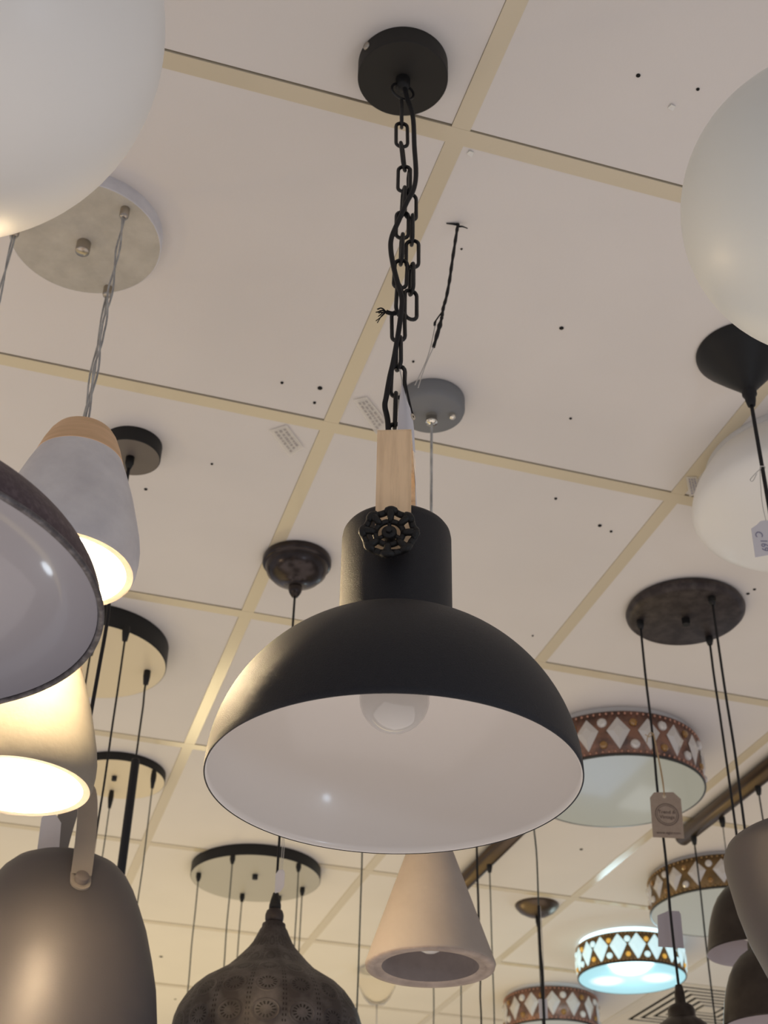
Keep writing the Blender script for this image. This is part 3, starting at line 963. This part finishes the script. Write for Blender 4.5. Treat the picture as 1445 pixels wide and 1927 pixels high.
mb.tube(smoothpath([s3(.0025, 1.117, .004), s3(-.004, 1.118, .006), s3(-.010, 1.108, .007), s3(-.012, 1.098, .007)], 5), .0009, 6)
mb.tube(smoothpath([s3(.0005, 1.117, .004), s3(-.006, 1.110, .006), s3(-.014, 1.114, .007)], 5), .0009, 6)
mb.build('twine', M['twine'], kt)
gt = thing('price_tag', 'lilac grey paper tag low on the same cord as the kraft card tag', 'tag', (1.0999, 1.9995))
MB().slab([s3(-.0185, .7960, -.02), s3(.0008, .8044, -.02), s3(.0180, .8040, -.02), s3(.0205, .7990, -.02), s3(.0195, .7420, -.02), s3(-.0225, .7440, -.02)], NEAR, .0006).build('paper', M['papergrey'], gt)
MB().tube(smoothpath([s3(.0, .803, -.019), s3(.001, .84, -.01), s3(.0005, .895, -.003)], 5), .0006, 6).build('string', M['string'], gt)

# ------------------------------------------------------------------ 14. black cone rose and taupe bowl
tr = thing('bowl_pendant_lamp', 'taupe tapered bowl pendant on a black cone ceiling rose, cut off by the right edge', 'lamp', (.9256, 1.294))
MB().lathe([(.0655, 0), (.0667, -.002), (.0660, -.0065), (.0600, -.0150), (.0400, -.0390), (.0200, -.0620), (.0105, -.0735), (.0100, -.0780), (1e-4, -.0785)], (0, 0, 0), 72).build('canopy', M['blackmetal'], tr)
MB().lathe([(.0105, 0), (.0105, -.010), (.0080, -.014), (.0075, -.020), (.0055, -.030), (1e-4, -.030)], (0, 0, -.072), 24).build('cable_grip', M['cable'], tr)
hang(tr, 0, 0, -.100, Z(.61), .0028, M['cable'], .0012, seed=9)
MB().lathe([(1e-4, Z(.640)), (.006, Z(.640)), (.012, Z(.628)), (.05, Z(.624)), (.105, Z(.622)), (.117, Z(.6175)), (.1215, Z(.608)), (.1215, Z(.598)), (.1195, Z(.583)), (.1140, Z(.5479)), (.1055, Z(.5130)), (.0890, Z(.4700)), (.070, Z(.430)), (.050, Z(.400)), (.030, Z(.385)), (1e-4, Z(.380))], (0, 0, 0), 96).build('shade', M['taupe'], tr)
bt = thing('price_tag', 'pale blue-grey tag with faded writing hanging from the cord of the black cone rose', 'tag', (.9256, 1.294))
s4 = lambda l, z, dep=.010: SIDE * l + NEAR * dep + Vector((0, 0, Z(z)))
MB().slab([s4(-.0335, 1.0524), s4(-.0250, 1.0590), s4(-.0195, 1.0650), s4(-.0125, 1.0665), s4(-.004, 1.0655), s4(.003, 1.060), s4(.004, 1.016), s4(-.0145, 1.0115), s4(-.0345, 1.0067)], NEAR, .0006).build('paper', M['papergrey' if False else 'paper'], bt)
TXb = Vector((0, 0, -1)); TYb = SIDE
lettering('lettering', 'C', .014, M['inkblue'], bt, tuple(s4(-.0250, 1.043, .0108)), TXb, TYb)
lettering('lettering', '169', .013, M['inkblue'], bt, tuple(s4(-.0200, 1.026, .0108)), TXb, TYb)
mb = MB()
mb.tube(smoothpath([s4(-.012, 1.0655, .0104), s4(-.012, 1.10, .008), s4(-.006, 1.155, .005), s4(-.003, 1.1625, .0035)], 5), .0006, 6)
mb.tube(smoothpath([s4(-.004, 1.1580, .004), s4(-.013, 1.148, .006), s4(-.022, 1.137, .006), s4(-.019, 1.1345, .006), s4(-.012, 1.147, .006)], 5), .0006, 6)
mb.tube([s4(.0031 * math.cos(2 * PI * i / 20), 1.1625, .0031 * math.sin(2 * PI * i / 20)) for i in range(20)], .0008, 6, closed=True)
mb.build('string', M['string'], bt)


# ------------------------------------------------------------------ 15-18. flush lamps with jewelled bands
def gem_kite(name, m, parent, hgt, wid):
    """faceted kite crystal, flat side against the band, facing +X."""
    mb = MB()
    o = [(0, 0, hgt * .5), (0, wid * .5, hgt * .08), (0, 0, -hgt * .5), (0, -wid * .5, hgt * .08)]
    i = [(.006, y * .45, z * .45 + .001) for _, y, z in o]
    mb.v = [Vector(p) for p in o + i]
    for k in range(4):
        k2 = (k + 1) % 4
        mb.face((k, k2, 4 + k2, 4 + k), None, 0, False)
    mb.face((4, 5, 6, 7), None, 0, False)
    return mb.build(name, m, parent)


def gem_round(name, m, parent, r):
    mb = MB()
    mb.lathe([(r, 0), (r * .92, r * .35), (r * .55, r * .7), (1e-4, r * .75)], (0, 0, 0), 12, axis=(1, 0, 0), smooth=False)
    return mb.build(name, m, parent)


def jewelled(name_label, xy, R, H, base_h, band_m, disc_m, gem_m, amber_m, base_m, nk, phase, gs=1., bead_m=None):
    t = thing('jewelled_ceiling_lamp', name_label, 'lamp', xy)
    MB().lathe([(R * .93, 0), (R * .93, -base_h), (1e-4, -base_h)], (0, 0, 0), 72).build('mounting_base', base_m, t)
    Rb = R * .985
    mb = MB().lathe([(Rb - .003, -base_h), (Rb, -base_h - .001), (Rb, -H + .003), (Rb - .003, -H + .002)], (0, 0, 0), 96)
    mb.lathe([(Rb - .003, -base_h), (Rb - .02, -base_h - .001)], (0, 0, 0), 96)
    band = mb.build('band', band_m, t)
    MB().lathe([(R - .004, -H), (1e-4, -H)], (0, 0, 0), 96).build('glass_disc', disc_m, t)
    MB().lathe([(R - .004, -H - .0005), (R, -H), (R, -H + .003), (R - .003, -H + .004)], (0, 0, 0), 96).build('disc_rim', M['rimdark'], t)
    hb = H - base_h
    zc = -base_h - hb * .5
    kite = gem_kite('crystal', gem_m, band, hb * .72 * gs, 2 * PI * R / nk * .74 * gs)
    bead = gem_round('bead', gem_m, band, hb * .105)
    amb = gem_round('amber_bead', amber_m, band, hb * .085)
    stud = MB()
    for i in range(nk * 5):
        a = 2 * PI * i / (nk * 5)
        for zz in (-base_h - hb * .06, -H + hb * .09):
            stud.sphere((Rb * math.cos(a), Rb * math.sin(a), zz), .0032, 6, 4)
    s = stud.build('studded_edge', bead_m or band_m, band)
    s['kind'] = 'stuff'
    fk = [kite]; fb = [bead]; fa = [amb]

    def put(src, stock, a, z, off=.0):
        o = stock.pop() if stock else src.copy()
        if o.name not in COL.objects:
            COL.objects.link(o)
            o.parent = band
        o.location = ((Rb + off) * math.cos(a), (Rb + off) * math.sin(a), z)
        o.rotation_euler = (0, 0, a)
    for i in range(nk):
        a = phase + 2 * PI * i / nk
        put(kite, fk, a, zc)
        a2 = a + PI / nk
        if i % 2:
            put(bead, fb, a2, zc + hb * .24)
            put(amb, fa, a2, zc - hb * .25)
        else:
            put(amb, fa, a2, zc + hb * .24)
            put(bead, fb, a2, zc - hb * .25)
    return t


M['copperstud'] = mat('pink_copper_beads', (.55, .30, .22), .3, .8)
M['goldstud'] = mat('gold_beads', (.40, .26, .12), .3, .8)
jewelled('flush ceiling lamp with copper jewelled band, behind the right side of the black dome', (1.2934, 2.531), .1899, .1166, .014, M['copper'], M['frost'], M['gem'], M['amber'], M['base'], 18, .12, bead_m=M['copperstud'])
jewelled('unlit flush ceiling lamp with antique gold jewelled band, above the lit one at the right', (1.897, 3.168), .1913, .1000, .010, M['goldband'], M['frost'], M['gem'], M['amber'], M['base'], 18, .05, bead_m=M['goldstud'])
lit = jewelled('glowing blue-white flush ceiling lamp with jewelled gold band', (1.909, 3.747), .1606, .1040, .014, M['goldband'], M['litdisc'], M['gemlit'], M['amberlit'], M['baselit'], 18, .2, 1.22, bead_m=M['goldstud'])
jewelled('flush ceiling lamp with copper jewelled band half cut off by the bottom edge', (1.892, 4.316), .1563, .1220, .014, M['copper'], M['frost'], M['gem'], M['amber'], M['base'], 14, .3, bead_m=M['copperstud'])


# ------------------------------------------------------------------ 19-20. linear rail pendants
def rail(label, x, y0, y1, drops, r=.0205, zc=-.0225):
    t = thing('rail_pendant', label, 'lamp', (x, y1))
    mb = MB().tube([(0, y0 - y1, zc), (0, -.004, zc), (0, -.0005, zc), (0, 0, zc)], [r, r, r * .9, r * .82], 28)
    mb.build('rail', M['rail'], t)
    for i, (dx, y, zend, m, rr) in enumerate(drops):
        c = hang(t, dx, y - y1, zc - r - .012, Z(zend), rr, m, .0018, seed=int(y * 100))
        MB().lathe([(.0075, .004), (.0075, -.006), (.0048, -.020), (1e-4, -.020)], (dx, y - y1, zc - r + .001), 16).build('cable_grip', M['blackmetal'], c)
        holder(c, dx, y - y1, Z(zend))
    return t


rail('bronze rail pendant at the right edge with black cords dropping past the jewelled lamps', 1.655, 2.15, 2.915, [(.0, 2.855, .62, M['cable'], .0021), (.0, 2.545, .62, M['cable'], .0019), (.012, 2.735, .70, M['cablegrey'], .0012)])
rail('bronze rail pendant seen between the black dome and the concrete cone', 1.2500, 2.93, 3.72, [(.0, 3.195, .80, M['cablegrey'], .0018), (.0, 3.42, .85, M['cablegrey'], .0018), (.0, 3.64, .88, M['cablegrey'], .0018)])

# ------------------------------------------------------------------ 21-24. single cords
dm = thing('cord_pendant', 'small dark domed ceiling rose between the concrete cone and the glowing lamp', 'lamp', (1.5224, 3.533))
MB().lathe([(.0615, 0), (.0620, -.003), (.060, -.008), (.050, -.019), (.032, -.029), (.010, -.034), (1e-4, -.0345)], (0, 0, 0), 56).build('canopy', M['rail'], dm)
grip(dm, 0, 0, -.033, M['blackmetal'], .006, .03)
hang(dm, 0, 0, -.055, Z(.86), .0022, M['cable'], .001)
holder(dm, 0, 0, Z(.86))
pc = thing('cord_pendant', 'black cord pendant with a clear tag string, passing in front of the small domed rose', 'lamp', (1.0956, 2.5345))
canopy(pc, .045, .022, M['blackmetal'])
grip(pc, 0, 0, -.022, M['blackmetal'])
hang(pc, 0, 0, -.04, Z(.985), .0018, M['cablegrey'], .002, seed=5)
hang(pc, 0, 0, Z(.985), Z(.70), .0028, M['cable'], .001, seed=8)
holder(pc, 0, 0, Z(.70))
wt = thing('price_tag', 'white strip tag behind the black cord at the bottom, over the copper jewelled lamp', 'tag', (1.0956, 2.5345))
MB().slab([s2(-.0085, .801, -.006), s2(.0090, .801, -.006), s2(.0080, .764, -.006), s2(-.0080, .764, -.006)], NEAR, .0005).build('paper', M['paper'], wt)
MB().tube(smoothpath([s2(.003, .80, -.0055), s2(.0048, .90, -.004), s2(.0035, .985, .0)], 6), .0008, 6).build('string', M['string'], wt)
c1 = thing('cord_pendant', 'single thin dark cord hanging between the pierced lantern and the concrete cone', 'lamp', (.7899, 2.7838))
canopy(c1, .045, .022, M['blackmetal'])
grip(c1, 0, 0, -.022, M['blackmetal'])
hang(c1, 0, 0, -.04, Z(.70), .0018, M['cablegrey'], .0018, seed=15)
holder(c1, 0, 0, Z(.70))
c2 = thing('cord_pendant', 'black cord with lamp holder just right of the buff concrete cone', 'lamp', (1.0287, 2.7006))
canopy(c2, .045, .022, M['blackmetal'])
grip(c2, 0, 0, -.022, M['blackmetal'])
hang(c2, 0, 0, -.04, Z(.985), .0026, M['cable'], .001, seed=16)
hang(c2, 0, 0, Z(.985), Z(.772), .0019, M['cable'], .001, seed=17)
MB().lathe([(1e-4, Z(.779)), (.004, Z(.778)), (.0068, Z(.772)), (.0068, Z(.72)), (1e-4, Z(.72))], (0, 0, 0), 18).build('lamp_holder', M['blackmetal'], c2)

# ------------------------------------------------------------------ 26. clear glass ceiling lamp far back
gg = thing('glass_ceiling_lamp', 'faint clear glass ceiling lamp to the left below the concrete cone', 'lamp', (1.2678, 4.2431))
MB().lathe([(.040, 0), (.040, -.012), (1e-4, -.012)], (0, 0, 0), 32).build('mounting_base', M['base'], gg)
MB().lathe([(.064, -.012), (.065, -.020), (.058, -.055), (.042, -.090), (.026, -.108), (1e-4, -.112)], (0, 0, 0), 48).lathe([(.061, -.012), (.062, -.020), (.055, -.054), (.040, -.087), (.025, -.105), (1e-4, -.109)], (0, 0, 0), 48).build('glass_bowl', M['glass'], gg)
MB().tube([(0, 0, -.112), (0, 0, -.20)], .0022, 8).build('stem', M['string'], gg)

# ------------------------------------------------------------------ 27. air vent in the tile grid
cx, cy = GX + 3.5 * S, GY + 5.5 * S
av = thing('air_vent', 'square ceiling air vent with nested black slots at the lower right', 'vent', (cx, cy))
vx, vy = 2.459 - cx, 4.280 - cy
MB().box((0, 0, .022), (.588, .588, .004)).build('back_plate', M['ventdark'], av)
HO = .206
mb = MB()
for (x0, x1, y0, y1) in ((-.2885, vx - HO, -.2885, .2885), (vx + HO, .2885, -.2885, .2885), (vx - HO, vx + HO, -.2885, vy - HO), (vx - HO, vx + HO, vy + HO, .2885)):
    mb.box(((x0 + x1) / 2, (y0 + y1) / 2, .001), (x1 - x0, y1 - y0, .0012))
mb.build('outer_frame', M['ventwhite'], av)


def frame(mb, ho, hi, z, t=.0012):
    for sy in (1, -1):
        mb.box((vx, vy + sy * (ho + hi) / 2, z), (2 * ho, ho - hi, t))
    for sx in (1, -1):
        mb.box((vx + sx * (ho + hi) / 2, vy, z), (ho - hi, 2 * hi, t))
    return mb


h = HO - .014
while h > .05:
    frame(MB(), h, h - .018, .001).build('slat_frame', M['ventwhite'], av)
    h -= .032
MB().box((vx, vy, .001), (2 * h, 2 * h, .004)).build('centre_plate', M['ventwhite'], av)

# ------------------------------------------------------------------ 28. leftovers on the ceiling
lw = thing('frayed_wire_end', 'frayed black wire left dangling from the ceiling, right of the chain', 'wire', (.446, 1.186))
r5 = lambda l, z, dep=0: SIDE * l + NEAR * dep + Vector((0, 0, Z(z)))
mb = MB()
P = [(-.0, 1.3735), (-.0015, 1.362), (-.005, 1.333), (-.0094, 1.2959), (-.0125, 1.268), (-.0168, 1.2389), (-.0205, 1.222), (-.0224, 1.2075), (-.0235, 1.200), (-.028, 1.178), (-.0333, 1.154)]
mb.tube(smoothpath([r5(*q) for q in P], 4), [(.0021 if i < 34 else (.0030 - .00018 * (i - 34))) * (1 + .2 * math.sin(i * 2.1)) for i in range(41)], 7)
mb.tube([r5(0, 1.3725), r5(-.008, 1.3735), r5(-.0155, 1.3740)], [.0022, .0014, .0008], 6)
mb.tube([r5(.001, 1.3690), r5(.006, 1.3690), r5(.0125, 1.3655)], [.0016, .0012, .0008], 6)
mb.tube(smoothpath([r5(-.0215, 1.215), r5(-.027, 1.205), r5(-.0312, 1.196), r5(-.0318, 1.190)], 4), [.0010] * 8 + [.0016] * 5, 6)
mb.build('wire', M['cable'], lw)
mb = MB()
mb.tube(smoothpath([r5(-.033, 1.155), r5(-.0439, 1.1219), r5(-.0522, 1.0877)], 5), .0006, 6)
mb.tube(smoothpath([r5(-.031, 1.192), r5(-.040, 1.140), r5(-.056, 1.092)], 5), .0006, 6)
mb.build('nylon_line', M['string'], lw)
for pts, lab in (([(.414, 1.574), (.432, 1.561), (.488, 1.617), (.472, 1.644)], 'clear printed sticker on the ceiling just left of the wooden strap top'),
                 ([(.308, 1.688), (.332, 1.666), (.372, 1.713), (.356, 1.744)], 'clear sticker with faded print below a ceiling bar, left of the wooden strap'),
                 ([(.987, 1.590), (1.003, 1.584), (1.033, 1.623), (1.018, 1.638)], 'small printed sticker on the ceiling bar beside the opal bowl lamp')):
    c = Vector((sum(p[0] for p in pts) / 4, sum(p[1] for p in pts) / 4, 0))
    t = thing('sticker', lab, 'sticker', (c.x, c.y))
    q = [Vector((p[0], p[1], -.0026)) - c for p in pts]
    MB().sheet(q).build('film', M['sticker'], t)
    mb = MB()
    rnd = random.Random(11)
    for row in (.28, .52, .76):
        u = .1
        while u < .85:
            w = rnd.uniform(.03, .09)
            def B(a, b):
                return (q[0] * (1 - a) + q[3] * a) * (1 - b) + (q[1] * (1 - a) + q[2] * a) * b
            hh = .06
            mb.sheet([B(u, row - hh) + Vector((0, 0, -.0004)), B(u + w, row - hh) + Vector((0, 0, -.0004)), B(u + w, row + hh) + Vector((0, 0, -.0004)), B(u, row + hh) + Vector((0, 0, -.0004))])
            u += w + rnd.uniform(.02, .07)
    mb.build('faded_print', M['inkblue' if 'bar beside' in lab else 'inkpale'], t)

# ------------------------------------------------------------------ light
world = bpy.data.worlds.new('World')
scene.world = world
world.use_nodes = True
world.node_tree.nodes['Background'].inputs['Color'].default_value = (.90, .91, 1.0, 1)
world.node_tree.nodes['Background'].inputs['Strength'].default_value = .46


def area(name, loc, rot, sx, sy, power, color):
    l = bpy.data.lights.new(name, 'AREA')
    l.shape = 'RECTANGLE'
    l.size, l.size_y = sx, sy
    l.energy = power
    l.color = color
    o = bpy.data.objects.new(name, l)
    COL.objects.link(o)
    o.location = loc
    o.rotation_euler = rot
    return o


area('floor_bounce_fill', (.6, 1.2, .4), (PI, 0, 0), 5, 3.6, 40, (1, .925, .905))  # added upward panel standing in for light bounced off the floor
area('far_aisle_light', (-.3, 5.2, .5), (PI - .25, 0, 0), 4.5, 4, 54, (1, .79, .36))
warm((1.909, 3.747, CEIL - .17), 2.2, (.62, .9, 1), .08)
warm((-.95, 1.75, CAMZ + .62), 4.0, (1, .74, .42), .06)
warm((.67, 4.38, CAMZ + .46), 7.0, (1, .80, .42), .15)
warm((.97, -.20, CAMZ + .25), 5.0, (.66, .82, 1), .06)
warm((-.50, 1.64, CAMZ + .18), .45, (.80, .90, 1), .03)
area('reflection_light', (2.06, 4.20, CAMZ + .35), (PI, 0, 0), .30, .42, .42, (.42, .62, 1))  # unseen panel added to mirror a blue patch in the frosted disc
area('reflection_light', (2.42, 4.52, CAMZ + .28), (PI, 0, 0), .14, .22, .10, (.9, .95, 1))  # unseen panel added for a small white patch mirrored in the disc

# ------------------------------------------------------------------ camera
cam = bpy.data.cameras.new('camera')
cam.sensor_fit = 'VERTICAL'
cam.sensor_height = 36
cam.sensor_width = 27
cam.lens = 2600 / 1927 * 36
cam.clip_start = .02
co = bpy.data.objects.new('camera', cam)
COL.objects.link(co)
pitch, roll = math.radians(35.5505), math.radians(1.1525)
fw = Vector((math.sin(YAW) * math.cos(pitch), math.cos(YAW) * math.cos(pitch), math.sin(pitch)))
r0 = SIDE.copy()
u0 = r0.cross(fw)
rt = r0 * math.cos(roll) + u0 * math.sin(roll)
up = -r0 * math.sin(roll) + u0 * math.cos(roll)
co.matrix_world = Matrix(((rt.x, up.x, -fw.x, 0), (rt.y, up.y, -fw.y, 0), (rt.z, up.z, -fw.z, CAMZ), (0, 0, 0, 1)))
cam.dof.use_dof = True
cam.dof.focus_distance = 1.22
cam.dof.aperture_fstop = 16
scene.camera = co
scene.view_settings.view_transform = 'Standard'
scene.view_settings.look = 'None'
scene.view_settings.exposure = 0
